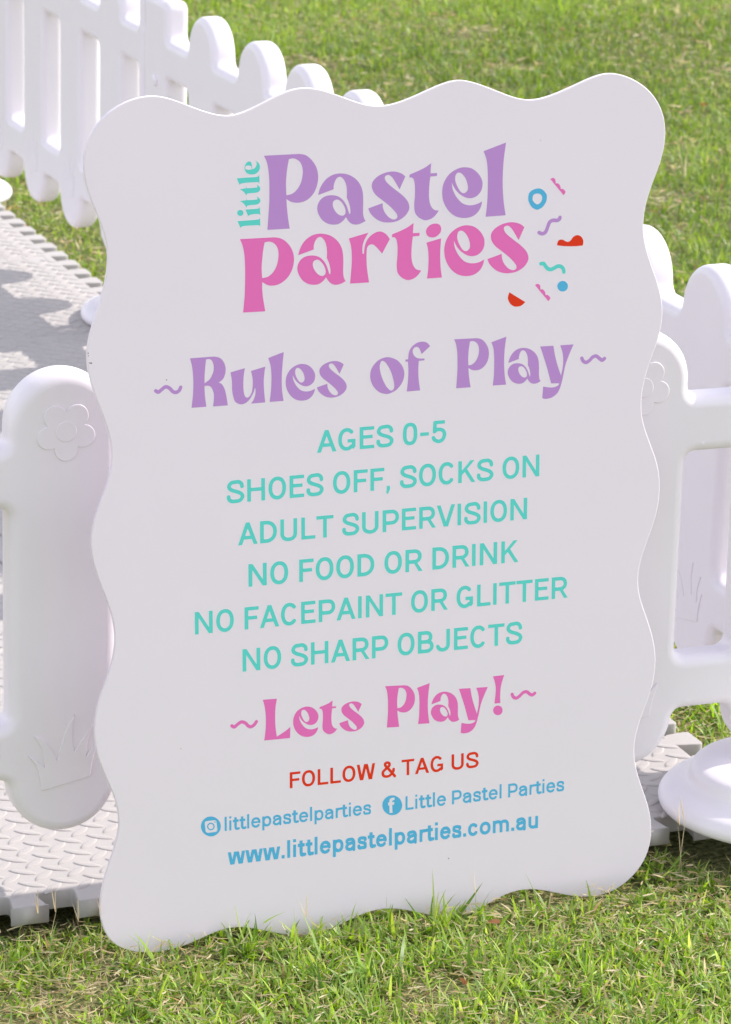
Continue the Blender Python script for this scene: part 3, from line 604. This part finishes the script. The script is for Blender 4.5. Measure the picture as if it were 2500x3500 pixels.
ink('lettering', glyphs('logo_l'), 'lilac', label='large lilac word Pastel')
ink('lettering', glyphs('logo_p'), 'pink', label='large pink word parties')
ink('lettering', glyphs('logo_t'), 'teal', label='small teal word little, turned upright')
for a, b, lb in ((0, 5, 'lilac heading word Rules'), (5, 7, 'lilac heading word of'), (7, None, 'lilac heading word Play')):
    ink('lettering', glyphs('head1', a, b), 'lilac', label=lb)
for k, cl, lb in (('tl1', 'lilac', 'lilac squiggle left of the heading'), ('tl2', 'lilac', 'lilac squiggle right of the heading'), ('tp1', 'pink', 'pink squiggle left of Lets Play!'), ('tp2', 'pink', 'pink squiggle right of Lets Play!')):
    ink('squiggle', [stroke_outline(k)], cl, label=lb)
for a, b, lb in ((0, 4, 'pink word Lets'), (4, None, 'pink word Play!')):
    ink('lettering', glyphs('head2', a, b), 'pink', label=lb)
for k, cl, lb in (('pinkscal1', 'pink', 'upper pink scalloped confetti mark'), ('pinkscal2', 'pink', 'lower pink scalloped confetti mark'), ('ring', 'blue', 'blue ring confetti mark'),
              ('cloud', 'red', 'red double hump confetti mark'), ('dot', 'blue', 'blue dot confetti mark'), ('half', 'red', 'red half circle confetti mark')):
    g = [[catmull([(q[0]*1e-4, q[1]*1e-4) + ((1,) if len(q) > 2 else ()) for q in c], step=5) for c in gg] for gg in [DATA['conf'][k]]]
    ink('confetti_mark', g, cl, label=lb)
ink('confetti_mark', [stroke_outline('sql')], 'lilac', label='lilac squiggle confetti mark')
ink('confetti_mark', [stroke_outline('sqt')], 'teal', label='teal squiggle confetti mark')
ink('social_icon', glyphs('ig'), 'blue', label='blue round camera icon')
ink('social_icon', glyphs('fb'), 'blue', label='blue round icon with a white letter f')

def speck(x, y, r): a = np.linspace(0, 2*np.pi, 8, endpoint=False); return [np.column_stack([x + r*np.cos(a), y + .8*r*np.sin(a)])]
M_INK['grey'] = mat('grey_scuff', (0.22, 0.21, 0.22), 0.7, 0.2)
for q in ((-.3176, .6494, .0008), (-.3173, .6467, .0006), (-.3163, .6395, .0007), (-.3147, .6391, .0011), (-.2357, .6161, .0008), (.0748, .0699, .0009), (.1745, .8370, .0005), (-.2257, .2273, .0005)):
    ink('scuff_mark', [[speck(*q)[0]]], 'grey')

# --- plain sans lettering drawn with strokes
def arc(cx, cy, rx, ry, a0, a1, n=26, e=2.2):
    a = np.radians(np.linspace(a0, a1, n))
    c, s = np.cos(a), np.sin(a)
    return [(cx + rx*np.sign(u)*abs(u)**(2/e), cy + ry*np.sign(v)*abs(v)**(2/e)) for u, v in zip(c, s)]
def spl(*p): return [tuple(q) for q in catmull(list(p), closed=False, step=6)]
def rc(x0, y0, x1, y1): return ('P', [(x0, y0), (x1, y0), (x1, y1), (x0, y1)])
def sans(ch, w):
    """(left bearing, width, right bearing, shapes) with cap height 1"""
    h, d, b = w/2, w*1.06, w*0.93
    ST, RO, DI = 0.095, 0.062, 0.02
    xh = 0.745
    if ch == 'A': W_ = .88; t = .083; return DI, W_, DI, [('P', [(0,0),(d,0),(W_/2-t+d,1),(W_/2-t,1)]), ('P', [(W_,0),(W_-d,0),(W_/2+t-d,1),(W_/2+t,1)]), rc(.17,.24,W_-.17,.24+b)]
    if ch == 'B': return ST, .74, RO, [rc(0,0,w,1), ('S', [(h,1-h),(.38,1-h)]+arc(.38,(1-h+.51)/2,.68-.38-h,(1-h-.51)/2,90,-90)[1:]+[(h,.51)]), ('S', [(h,.51),(.39,.51)]+arc(.39,(.51+h)/2,.74-.39-h,(.51-h)/2,90,-90)[1:]+[(h,h)])]
    if ch == 'C': return RO, .76, RO, [('S', arc(.38,.5,.38-h,.512-h,38,322,44))]
    if ch == 'D': return ST, .76, RO, [rc(0,0,w,1), ('S', [(h,1-h),(.26,1-h)]+arc(.26,.5,.76-.26-h,.5-h,90,-90,30)[1:]+[(h,h)])]
    if ch == 'E': return ST, .66, .05, [rc(0,0,w,1), rc(0,0,.66,b), rc(0,1-b,.66,1), rc(0,.46,.59,.46+b)]
    if ch == 'F': return ST, .64, .03, [rc(0,0,w,1), rc(0,1-b,.64,1), rc(0,.43,.57,.43+b)]
    if ch == 'G': return RO, .78, ST, [('S', arc(.385,.5,.385-h,.512-h,40,318,44)), rc(.78-w,.13,.78,.50), rc(.42,.50-b,.78,.50), ('S', [(.62,.085),(.78-h,.19)])]
    if ch == 'H': return ST, .80, ST, [rc(0,0,w,1), rc(.8-w,0,.8,1), rc(0,.45,.8,.45+b)]
    if ch == 'I': return ST, w, ST, [rc(0,0,w,1)]
    if ch == 'J': return .04, .66, ST, [('S', [(.66-h,1),(.66-h,.31)]+arc(.33,.31,.33-h,.31-h+.01,0,-172)[1:])]
    if ch == 'K': return ST, .80, DI, [rc(0,0,w,1), ('P', [(w*.9,.33),(w*.9,.53),(.57,1),(.76,1)]), ('P', [(.27,.54),(.38,.67),(.80,0),(.615,0)])]
    if ch == 'L': return ST, .64, .03, [rc(0,0,w,1), rc(0,0,.64,b)]
    if ch == 'N': return ST, .80, ST, [rc(0,0,w,1), rc(.8-w,0,.8,1), ('P', [(0,1),(d,1),(.8,0),(.8-d,0)])]
    if ch == 'O': return RO, .79, RO, [('R', arc(.395,.5,.395-h,.512-h,0,360,60))]
    if ch == '0': return RO, .66, RO, [('R', arc(.33,.5,.33-h,.512-h,0,360,60,2.6))]
    if ch == 'P': return ST, .76, .04, [rc(0,0,w,1), ('S', [(h,1-h),(.42,1-h)]+arc(.42,(1-h+.40)/2,.76-.42-h,(1-h-.40)/2,90,-90)[1:]+[(h,.40)])]
    if ch == 'R': return ST, .78, DI, [rc(0,0,w,1), ('S', [(h,1-h),(.40,1-h)]+arc(.40,(1-h+.44)/2,.74-.40-h,(1-h-.44)/2,90,-90)[1:]+[(h,.44)]), ('P', [(.34,.45),(.50,.45),(.78,0),(.60,0)])]
    if ch == 'S': return .05, .77, .05, [('S', spl((.770-h,.70),(.66,.83),(.54,1-h+.008),(.39,1.01-h),(.21,.90),(.115,.79),(.12,.67),(.23,.575),(.40,.51),(.57,.44),(.685,.34),(.69,.22),(.585,.10),(.40,h-.01),(.21,.085),(.10,.18),(h,.30)))]
    if ch == 'T': return DI, .78, DI, [rc(0,1-b,.78,1), rc(.39-h,0,.39+h,1)]
    if ch == 'U': return ST, .76, ST, [('S', [(h,1),(h,.33)]+arc(.38,.33,.38-h,.33-h+.012,180,360)[1:]+[(.76-h,1)])]
    if ch == 'V': return DI, .86, DI, [('P', [(0,1),(d,1),(.43+.075,0),(.43+.075-d,0)]), ('P', [(.86,1),(.86-d,1),(.43-.075,0),(.43-.075+d,0)])]
    if ch == 'W':
        a, m_ = .29, .56
        return DI, 1.12, DI, [('P', [(0,1),(d,1),(a+.07,0),(a+.07-d,0)]), ('P', [(m_+.06,1),(m_+.06-d,1),(a-.07,0),(a-.07+d,0)]), ('P', [(m_-.06,1),(m_-.06+d,1),(1.12-a+.07,0),(1.12-a+.07-d,0)]), ('P', [(1.12,1),(1.12-d,1),(1.12-a-.07,0),(1.12-a-.07+d,0)])]
    if ch == '5': return .07, .64, .06, [rc(.10,1-b,.60,1), ('S', [(.13+.02,.97),(.10+.025,.50)]), ('S', spl((.11,.50),(.22,.585),(.36,.595),(.50,.54),(.57,.43),(.575,.30),(.51,.14),(.38,.062),(.25,.065),(.12,.14),(.068,.25)))]
    if ch == '-': return .07, .40, .07, [rc(0,.36,.40,.36+b)]
    if ch == ',': return .05, .18, .08, [('P', [(.03,w),(.18,w),(.18,.0),(.09,-.2),(.0,-.15),(.03,-.02)])]
    if ch == '.': return .07, w*1.05, .07, [rc(0,0,w*1.05,w*1.05)]
    if ch == '&': return .05, .84, .03, [('S', spl((.83,.0),(.60,.30),(.40,.55),(.25,.72),(.21,.82),(.25,.91),(.36,.935),(.46,.88),(.475,.77),(.40,.65),(.24,.53),(.10,.40),(.07,.26),(.13,.12),(.29,.06),(.46,.085),(.62,.21),(.71,.36),(.73,.50)))]
    if ch == 'l': return .095, w, .095, [rc(0,0,w,1.05)]
    if ch == 'i': return .095, w, .095, [rc(0,0,w,xh), rc(0,.88,w,.88+w*.95)]
    if ch == 't': return .02, .46, .03, [rc(0,xh-b*.95,.44,xh), ('S', [(.12+h,.93),(.12+h,.22)]+spl((.12+h,.22),(.15+h,.10),(.30+h*.3,h-.01),(.46,h+.005)))]
    if ch == 'e': return .06, .70, .06, [('S', [(.70-h,.33)]+arc(.355,.37,.355-h,.387-h,0,325,44)), rc(h,.325,.70-h*.3,.325+b*.9)]
    if ch == 'p': return .09, .70, .06, [rc(0,-.285,w,xh), ('R', arc(.36,.37,.34-h,.387-h,0,360,44))]
    if ch == 'a': return .06, .66, .09, [('S', spl((h+.01,.51),(.13,.62),(.30,xh-h+.012),(.47,.64),(.66-h,.50),(.66-h,.30),(.66-h,0))), ('S', spl((.66-h,.44),(.44,.445),(.22,.40),(h+.005,.28),(h+.01,.16),(.20,h-.01),(.38,.075),(.66-h,.22)))]
    if ch == 's': return .05, .62, .05, [('S', spl((.62-h-.01,.52),(.50,.63),(.32,xh-h+.012),(.15,.64),(h+.02,.54),(.15,.435),(.32,.385),(.50,.31),(.62-h,.21),(.50,.085),(.32,h-.01),(.13,.085),(h-.005,.22)))]
    if ch == 'r': return .09, .42, .01, [rc(0,0,w,xh), ('S', spl((h,.40),(h+.03,.55),(.19+h*.3,xh-h-.01),(.42,xh-h+.005)))]
    if ch == 'c': return .06, .68, .05, [('S', arc(.345,.37,.345-h,.387-h,35,325,40))]
    if ch == 'o': return .06, .74, .06, [('R', arc(.37,.37,.37-h,.387-h,0,360,44))]
    if ch == 'u': return .09, .66, .09, [rc(.66-w,0,.66,xh), ('S', [(h,xh),(h,.28)]+arc(.33,.28,.33-h,.28-h+.012,180,345)[1:])]
    if ch == 'm': return .09, 1.10, .09, [rc(0,0,w,xh), ('S', arc(.33,.45,.33-h,xh-.45-h+.012,180,0)+[(.66-h,0)]), ('S', arc(.77,.45,.33-h,xh-.45-h+.012,180,0)+[(1.10-h,0)])]
    if ch == 'w':
        a, m_, T = .29, .56, xh
        return .01, 1.12, .01, [('P', [(0,T),(d,T),(a+.07,0),(a+.07-d,0)]), ('P', [(m_+.055,T),(m_+.055-d,T),(a-.07,0),(a-.07+d,0)]), ('P', [(m_-.055,T),(m_-.055+d,T),(1.12-a+.07,0),(1.12-a+.07-d,0)]), ('P', [(1.12,T),(1.12-d,T),(1.12-a-.07,0),(1.12-a-.07+d,0)])]
    return 0, .33, 0, []
CACHE = {}
def sans_glyph(ch, w):
    if (ch, w) not in CACHE:
        l, W_, r, sh = sans(ch, w)
        cons = []
        if sh:
            xs, ys = np.arange(-.1, W_ + .1, .016), np.arange(-.36, 1.14, .016)
            X, Y = np.meshgrid(xs, ys)
            F = np.full(X.shape, 1e9)
            for k, P in sh:
                F = np.minimum(F, sd_poly(X, Y, P) if k == 'P' else sd_stroke(X, Y, list(P) + ([P[1]] if k == 'R' else []), w/2))
            cons = trace(F, xs, ys, .011)
        CACHE[(ch, w)] = (l, W_, r, cons)
    return CACHE[(ch, w)]
def text_line(i, w, colour, asc, label):
    tx, ax, ay, bx, by, cap = DATA['lines'][i]
    cap = cap / asc
    gl = [sans_glyph(c, w) for c in tx]
    tot = sum(g[0] + g[1] + g[2] for g in gl) - gl[0][0] - gl[-1][2]
    sx = math.hypot(bx-ax, by-ay) / tot
    tx_ = -gl[0][0]
    out = []
    for l, W_, r, cons in gl:
        for g in split(cons):
            out.append([np.column_stack([ax + (c[:,0] + tx_ + l)*sx, ay + (by-ay)/(bx-ax)*((c[:,0] + tx_ + l)*sx) + c[:,1]*cap]) for c in g])
        tx_ += l + W_ + r
    ink('lettering', out, colour, label=label)
for i, (w, cl, asc, lb) in enumerate([(.168,'teal',1,'teal line AGES 0-5'), (.168,'teal',1,'teal line SHOES OFF, SOCKS ON'), (.168,'teal',1,'teal line ADULT SUPERVISION'), (.168,'teal',1,'teal line NO FOOD OR DRINK'),
        (.168,'teal',1,'teal line NO FACEPAINT OR GLITTER'), (.168,'teal',1,'teal line NO SHARP OBJECTS'), (.165,'red',1,'red line FOLLOW & TAG US'), (.165,'blue',1.05,'blue account name beside the camera icon'),
        (.165,'blue',1,'blue name beside the letter f icon'), (.195,'blue',1.05,'bold blue web address')]):
    text_line(i, w, cl, asc, lb)

# ------------------------------------------------------------------ grass
rng = np.random.default_rng(11)
def vnoise(x, y, s, seed):
    r = np.random.default_rng(seed)
    v = np.zeros_like(x)
    for k in range(7):
        a = r.uniform(0, 2*np.pi); f = s * r.uniform(0.5, 1.9); ph = r.uniform(0, 6.28)
        v += np.sin((x*np.cos(a) + y*np.sin(a)) * f + ph)
    return v / 3.2
class Blades:
    def __init__(s): s.V, s.C, s.F, s.n = [], [], [], 0
    def add(s, x, y, z, az, th0, bend, L, w, col, K=4, roll=0.5, kink=0.0):
        n = len(x)
        if n == 0: return
        t = np.linspace(0, 1, K + 1)
        th = th0[:, None] + bend[:, None] * t[None]
        dl = L[:, None] / K
        hx = np.concatenate([np.zeros((n, 1)), np.cumsum(np.sin(0.5*(th[:, 1:] + th[:, :-1])) * dl, 1)], 1)
        hz = np.concatenate([np.zeros((n, 1)), np.cumsum(np.cos(0.5*(th[:, 1:] + th[:, :-1])) * dl, 1)], 1)
        ca, sa = np.cos(az)[:, None], np.sin(az)[:, None]
        wob = (rng.normal(0, 1, (n, 1)) * kink) * (t[None]**2) * L[:, None]
        px = x[:, None] + hx * ca - wob * sa
        py = y[:, None] + hx * sa + wob * ca
        pz = np.maximum(z[:, None] + hz, z[:, None] + 0.001)
        wd = w[:, None] * 0.5 * np.minimum(1.0, 0.55 + 1.6*t[None]) * (1 - t[None]**2.2)
        ro = rng.normal(0, roll, (n, 1))
        sxv, syv, szv = -sa*np.cos(ro) + ca*np.sin(ro)*0.0, ca*np.cos(ro), np.sin(ro)
        A = np.stack([px - sxv*wd, py - syv*wd, pz - szv*wd], -1)
        B = np.stack([px + sxv*wd, py + syv*wd, pz + szv*wd], -1)
        V = np.stack([A[:, :-1], B[:, :-1]], 2).reshape(n, 2*K, 3)
        V = np.concatenate([V, np.stack([px[:, -1], py[:, -1], pz[:, -1]], -1)[:, None]], 1)
        m = 2*K + 1
        base = s.n + np.arange(n)[:, None] * m
        fq = np.array([(2*k, 2*k+1, 2*k+3, 2*k+2) for k in range(K-1)] + [(2*K-2, 2*K-1, 2*K, 2*K)])
        s.F.append((base[:, :, None] + fq[None]).reshape(-1, 4))
        s.V.append(V.reshape(-1, 3))
        c = np.repeat(col[:, None, :], m, 1)
        s.C.append(c.reshape(-1, 3))
        s.n += n * m
    def build(s, name, m):
        V = np.concatenate(s.V).astype(np.float32); F = np.concatenate(s.F); C = np.concatenate(s.C).astype(np.float32)
        tri = F[:, 2] == F[:, 3]
        ln = np.where(tri, 3, 4)
        st = np.concatenate([[0], np.cumsum(ln)[:-1]])
        flat = F.ravel()[~np.column_stack([np.zeros((len(F), 3), bool), tri[:, None]]).ravel()]
        me = bpy.data.meshes.new(name)
        me.vertices.add(len(V)); me.vertices.foreach_set('co', V.ravel())
        me.loops.add(len(flat)); me.loops.foreach_set('vertex_index', flat.astype(np.int32))
        me.polygons.add(len(F)); me.polygons.foreach_set('loop_start', st.astype(np.int32))
        me.update(calc_edges=True)
        me.polygons.foreach_set('use_smooth', np.ones(len(F), bool))
        at = me.attributes.new('Col', 'FLOAT_COLOR', 'POINT')
        at.data.foreach_set('color', np.column_stack([C, np.ones(len(C), np.float32)]).ravel())
        me.update()
        return link(name, me, m)

def lawn_points(n, d0, d1, marg):
    """random points in the wedge of lawn seen from the camera, between two distances"""
    d = np.sqrt(rng.uniform(d0*d0, d1*d1, n))
    hw = d * 0.105 + marg
    s = rng.uniform(-1, 1, n) * hw
    x = d*math.sin(YAW) + s*math.cos(YAW); y = d*math.cos(YAW) - s*math.sin(YAW)
    return x, y
def clear(x, y):
    xr, yr = (x - X0) + (y - Y0)*math.sin(MROT), (y - Y0) - (x - X0)*math.sin(MROT)
    on_mat = (xr < 0.004) & (yr > -0.006) & (yr < 6*TS + 0.01) & (xr > -2*TS)
    f1 = np.hypot(x - 1.826, y - 3.482) < 0.137
    f2 = np.hypot(x - 1.735, y - 7.03) < 0.137
    bd = (np.abs(x - 1.3141) < 0.325) & (y > 3.386) & (y < 3.412)
    return ~(on_mat | f1 | f2 | bd)
GREEN = np.array([[.090,.190,.026],[.180,.320,.040],[.270,.430,.055],[.360,.490,.080],[.260,.360,.130],[.430,.530,.130]])
DRY = np.array([[.56,.46,.28],[.46,.35,.19],[.64,.55,.38],[.27,.15,.08],[.42,.40,.17]])
def pick(pal, n, p):
    i = rng.choice(len(pal), n, p=p)
    j = rng.choice(len(pal), n, p=p)
    f = rng.uniform(0, .5, (n, 1))
    return (pal[i]*(1-f) + pal[j]*f) * rng.uniform(.8, 1.2, (n, 1))
GP = [.16,.21,.20,.11,.20,.12]
DP = [.28,.24,.2,.14,.14]
B = Blades()
def shoots(x, y, nb, Lm, wm, K, up=1.0, dryf=0.08, bright=1.0):
    """little shoots, each with nb leaves fanning from one stem"""
    bare = vnoise(x, y, 16.0, 8) + .5*vnoise(x, y, 45.0, 9)
    k = rng.random(len(x)) > np.clip((bare - .42) * 1.1, 0, .75)
    x, y = x[k], y[k]
    n = len(x)
    pat = vnoise(x, y, 9.0, 3); pat2 = vnoise(x, y, 2.2, 5)
    saz = rng.uniform(0, 2*np.pi, n)
    Lm = Lm * np.where((np.abs(x - 1.314) < .36) & (y > 3.30) & (y < 3.47) & (Lm < .038), .72, 1.0)
    sl_ = rng.uniform(.55, 1.35, n) * Lm * (1 + .28*np.clip(pat, -1, 1.2))
    for k in range(nb):
        az = saz + rng.normal(0, 1.0, n) + (k % 2) * np.pi * rng.uniform(.5, 1, n)
        th0 = np.abs(rng.normal(.66, .42, n)) / up
        bend = rng.normal(.45, .45, n)
        L = sl_ * rng.uniform(.5, 1.15, n)
        w = wm * rng.uniform(.6, 1.35, n)
        col = pick(GREEN, n, GP) * bright
        col *= (1 + .16*np.clip(pat2, -1, 1) + .14*np.clip(vnoise(x*.45 + y*.1, y*1.6, 3.2, 21), -1, 1))[:, None] * np.array([1.0, .97, 1.0])
        yel = np.clip(pat2*.5 + rng.normal(0, .35, n), 0, 1)[:, None]
        yel = yel * np.where(y > 6.0, .55, 1.0)[:, None]
        col = col*(1 - .45*yel) + np.array([.36,.40,.07])*bright*.45*yel
        dry = rng.random(n) < dryf * (1 + .9*np.clip(-pat, -1, 1))
        col[dry] = pick(DRY, int(dry.sum()), DP)
        B.add(x, y, gz(y) + rng.uniform(0, .008, n), az, th0, bend, L, w, col, K, kink=.10)
def thatch(x, y, Lm, wm, K, lo=0.0, hi=.018, p=DP):
    n = len(x)
    B.add(x, y, gz(y) + rng.uniform(lo, hi, n), rng.uniform(0, 2*np.pi, n), rng.normal(1.45, .16, n), rng.normal(.05, .35, n),
          Lm*rng.uniform(.4, 1.5, n), wm*rng.uniform(.5, 1.5, n), pick(DRY, n, p), K, roll=.9, kink=.22)
def keep(x, y):
    k = clear(x, y); return x[k], y[k]
# foreground, fine
x, y = keep(*lawn_points(23000, 2.75, 4.35, .28)); shoots(x, y, 4, .026, .0036, 4, dryf=.07, bright=1.18)
x, y = keep(*lawn_points(14000, 2.75, 4.35, .28)); shoots(x, y, 3, .016, .0028, 3, dryf=.12, up=.7, bright=1.15)
x, y = keep(*lawn_points(20000, 2.75, 4.35, .28)); thatch(x, y, .013, .0013, 2)
x, y = keep(*lawn_points(26000, 2.75, 4.35, .28)); thatch(x, y, .015, .0017, 2, .006, .027, [.3,.2,.25,.05,.2])
# bigger tufts of broad pale blades
cx, cy = keep(*lawn_points(150, 2.75, 4.4, .2))
k = rng.integers(8, 18, len(cx)); cx, cy = np.repeat(cx, k), np.repeat(cy, k)
x = cx + rng.normal(0, .011, len(cx)); y = cy + rng.normal(0, .011, len(cx))
x, y = keep(x, y); shoots(x, y, 2, .042, .0042, 5, up=1.1, dryf=.03, bright=1.12)
# longer blades standing against the foot of the sign
cx = rng.uniform(1.0, 1.64, 15); k = rng.integers(2, 6, 15); cx = np.repeat(cx, k)
xb = cx + rng.normal(0, .008, len(cx)); yb = 3.376 - rng.uniform(0, .03, len(cx))
shoots(xb, yb, 3, .040, .0038, 5, up=1.5, dryf=.05)
# behind the sign, middle distance
x, y = keep(*lawn_points(42000, 4.35, 6.4, .35)); shoots(x, y, 3, .030, .0036, 2, dryf=.05, bright=.93)
x, y = keep(*lawn_points(16000, 4.35, 6.4, .35)); thatch(x, y, .024, .0024, 2, .0, .020)
# far lawn
x, y = keep(*lawn_points(105000, 6.4, 11.5, .55)); shoots(x, y, 3, .029, .0038, 2, dryf=.045, bright=.88)
x, y = keep(*lawn_points(15000, 6.4, 11.5, .6)); thatch(x, y, .024, .0028, 2, .004, .022)
# lawn to either side of the view, coarser
x, y = lawn_points(90000, 2.2, 11.5, 1.7)
k = np.abs((x*math.cos(YAW) - y*math.sin(YAW))) > np.hypot(x, y)*.105 + .25
x, y = keep(x[k], y[k]); shoots(x, y, 2, .034, .0055, 2, dryf=.08)
# taller weeds and straws over the lawn
x, y = keep(*lawn_points(500, 4.4, 11.5, .5)); shoots(x, y, 4, .065, .0062, 4, up=1.3, dryf=.25, bright=1.15)
# worn strips of pale cut straw
x, y = keep(*lawn_points(60000, 2.75, 6.5, .3)); k = vnoise(x, y, 16.0, 8) + .5*vnoise(x, y, 45.0, 9) > .62
thatch(x[k], y[k], .015, .0014, 3, .0, .018, [.3,.22,.3,.08,.1])
x, y = keep(*lawn_points(50000, 6.5, 11.5, .5)); k = vnoise(x, y, 16.0, 8) + .5*vnoise(x, y, 45.0, 9) > .95
thatch(x[k], y[k], .026, .0032, 2, .004, .024, [.3,.22,.25,.08,.15])
# dry seed stalks near the mat corner and the round foot
def stalk(px, py, hgt, az, lean):
    n = 1; a = lambda v: np.array([v], float)
    col = np.array([[.46, .40, .24]])
    B.add(a(px), a(py), gz(a(py)), a(az), a(lean), a(.15), a(hgt), a(.0011), col, 6, roll=.2)
    tx, ty, tz = px + hgt*math.sin(lean)*math.cos(az), py + hgt*math.sin(lean)*math.sin(az), float(gz(py)) + hgt*math.cos(lean)
    for q in (-.25, .2):
        B.add(a(tx), a(ty), a(tz - .012), a(az + q*6), a(lean + q), a(.1), a(.030), a(.0017), np.array([[.50, .42, .27]]), 4, roll=.3)
for s in ((.985, 3.395, .062, 2.6, .15), (.997, 3.385, .07, 1.2, .08), (.955, 3.41, .072, 3.0, .25), (.952, 3.43, .06, .5, .2), (1.668, 3.415, .085, .7, .1), (1.671, 3.41, .08, 1.8, .12), (1.40, 3.345, .06, 1.5, .1), (1.22, 3.35, .055, 2.4, .2)):
    stalk(*s)
# fallen dry leaves
x, y = keep(*lawn_points(170, 2.8, 10.5, .2))
n = len(x)
B.add(x, y, gz(y) + .018, rng.uniform(0, 6.28, n), rng.normal(1.35, .15, n), rng.normal(.3, .3, n), rng.uniform(.008, .024, n), rng.uniform(.004, .009, n), pick(np.array([[.33,.15,.07],[.42,.13,.06],[.45,.34,.22]]), n, [.4,.25,.35]), 4, roll=.6)
tag(B.build('grass', grass_material()), kind='stuff')
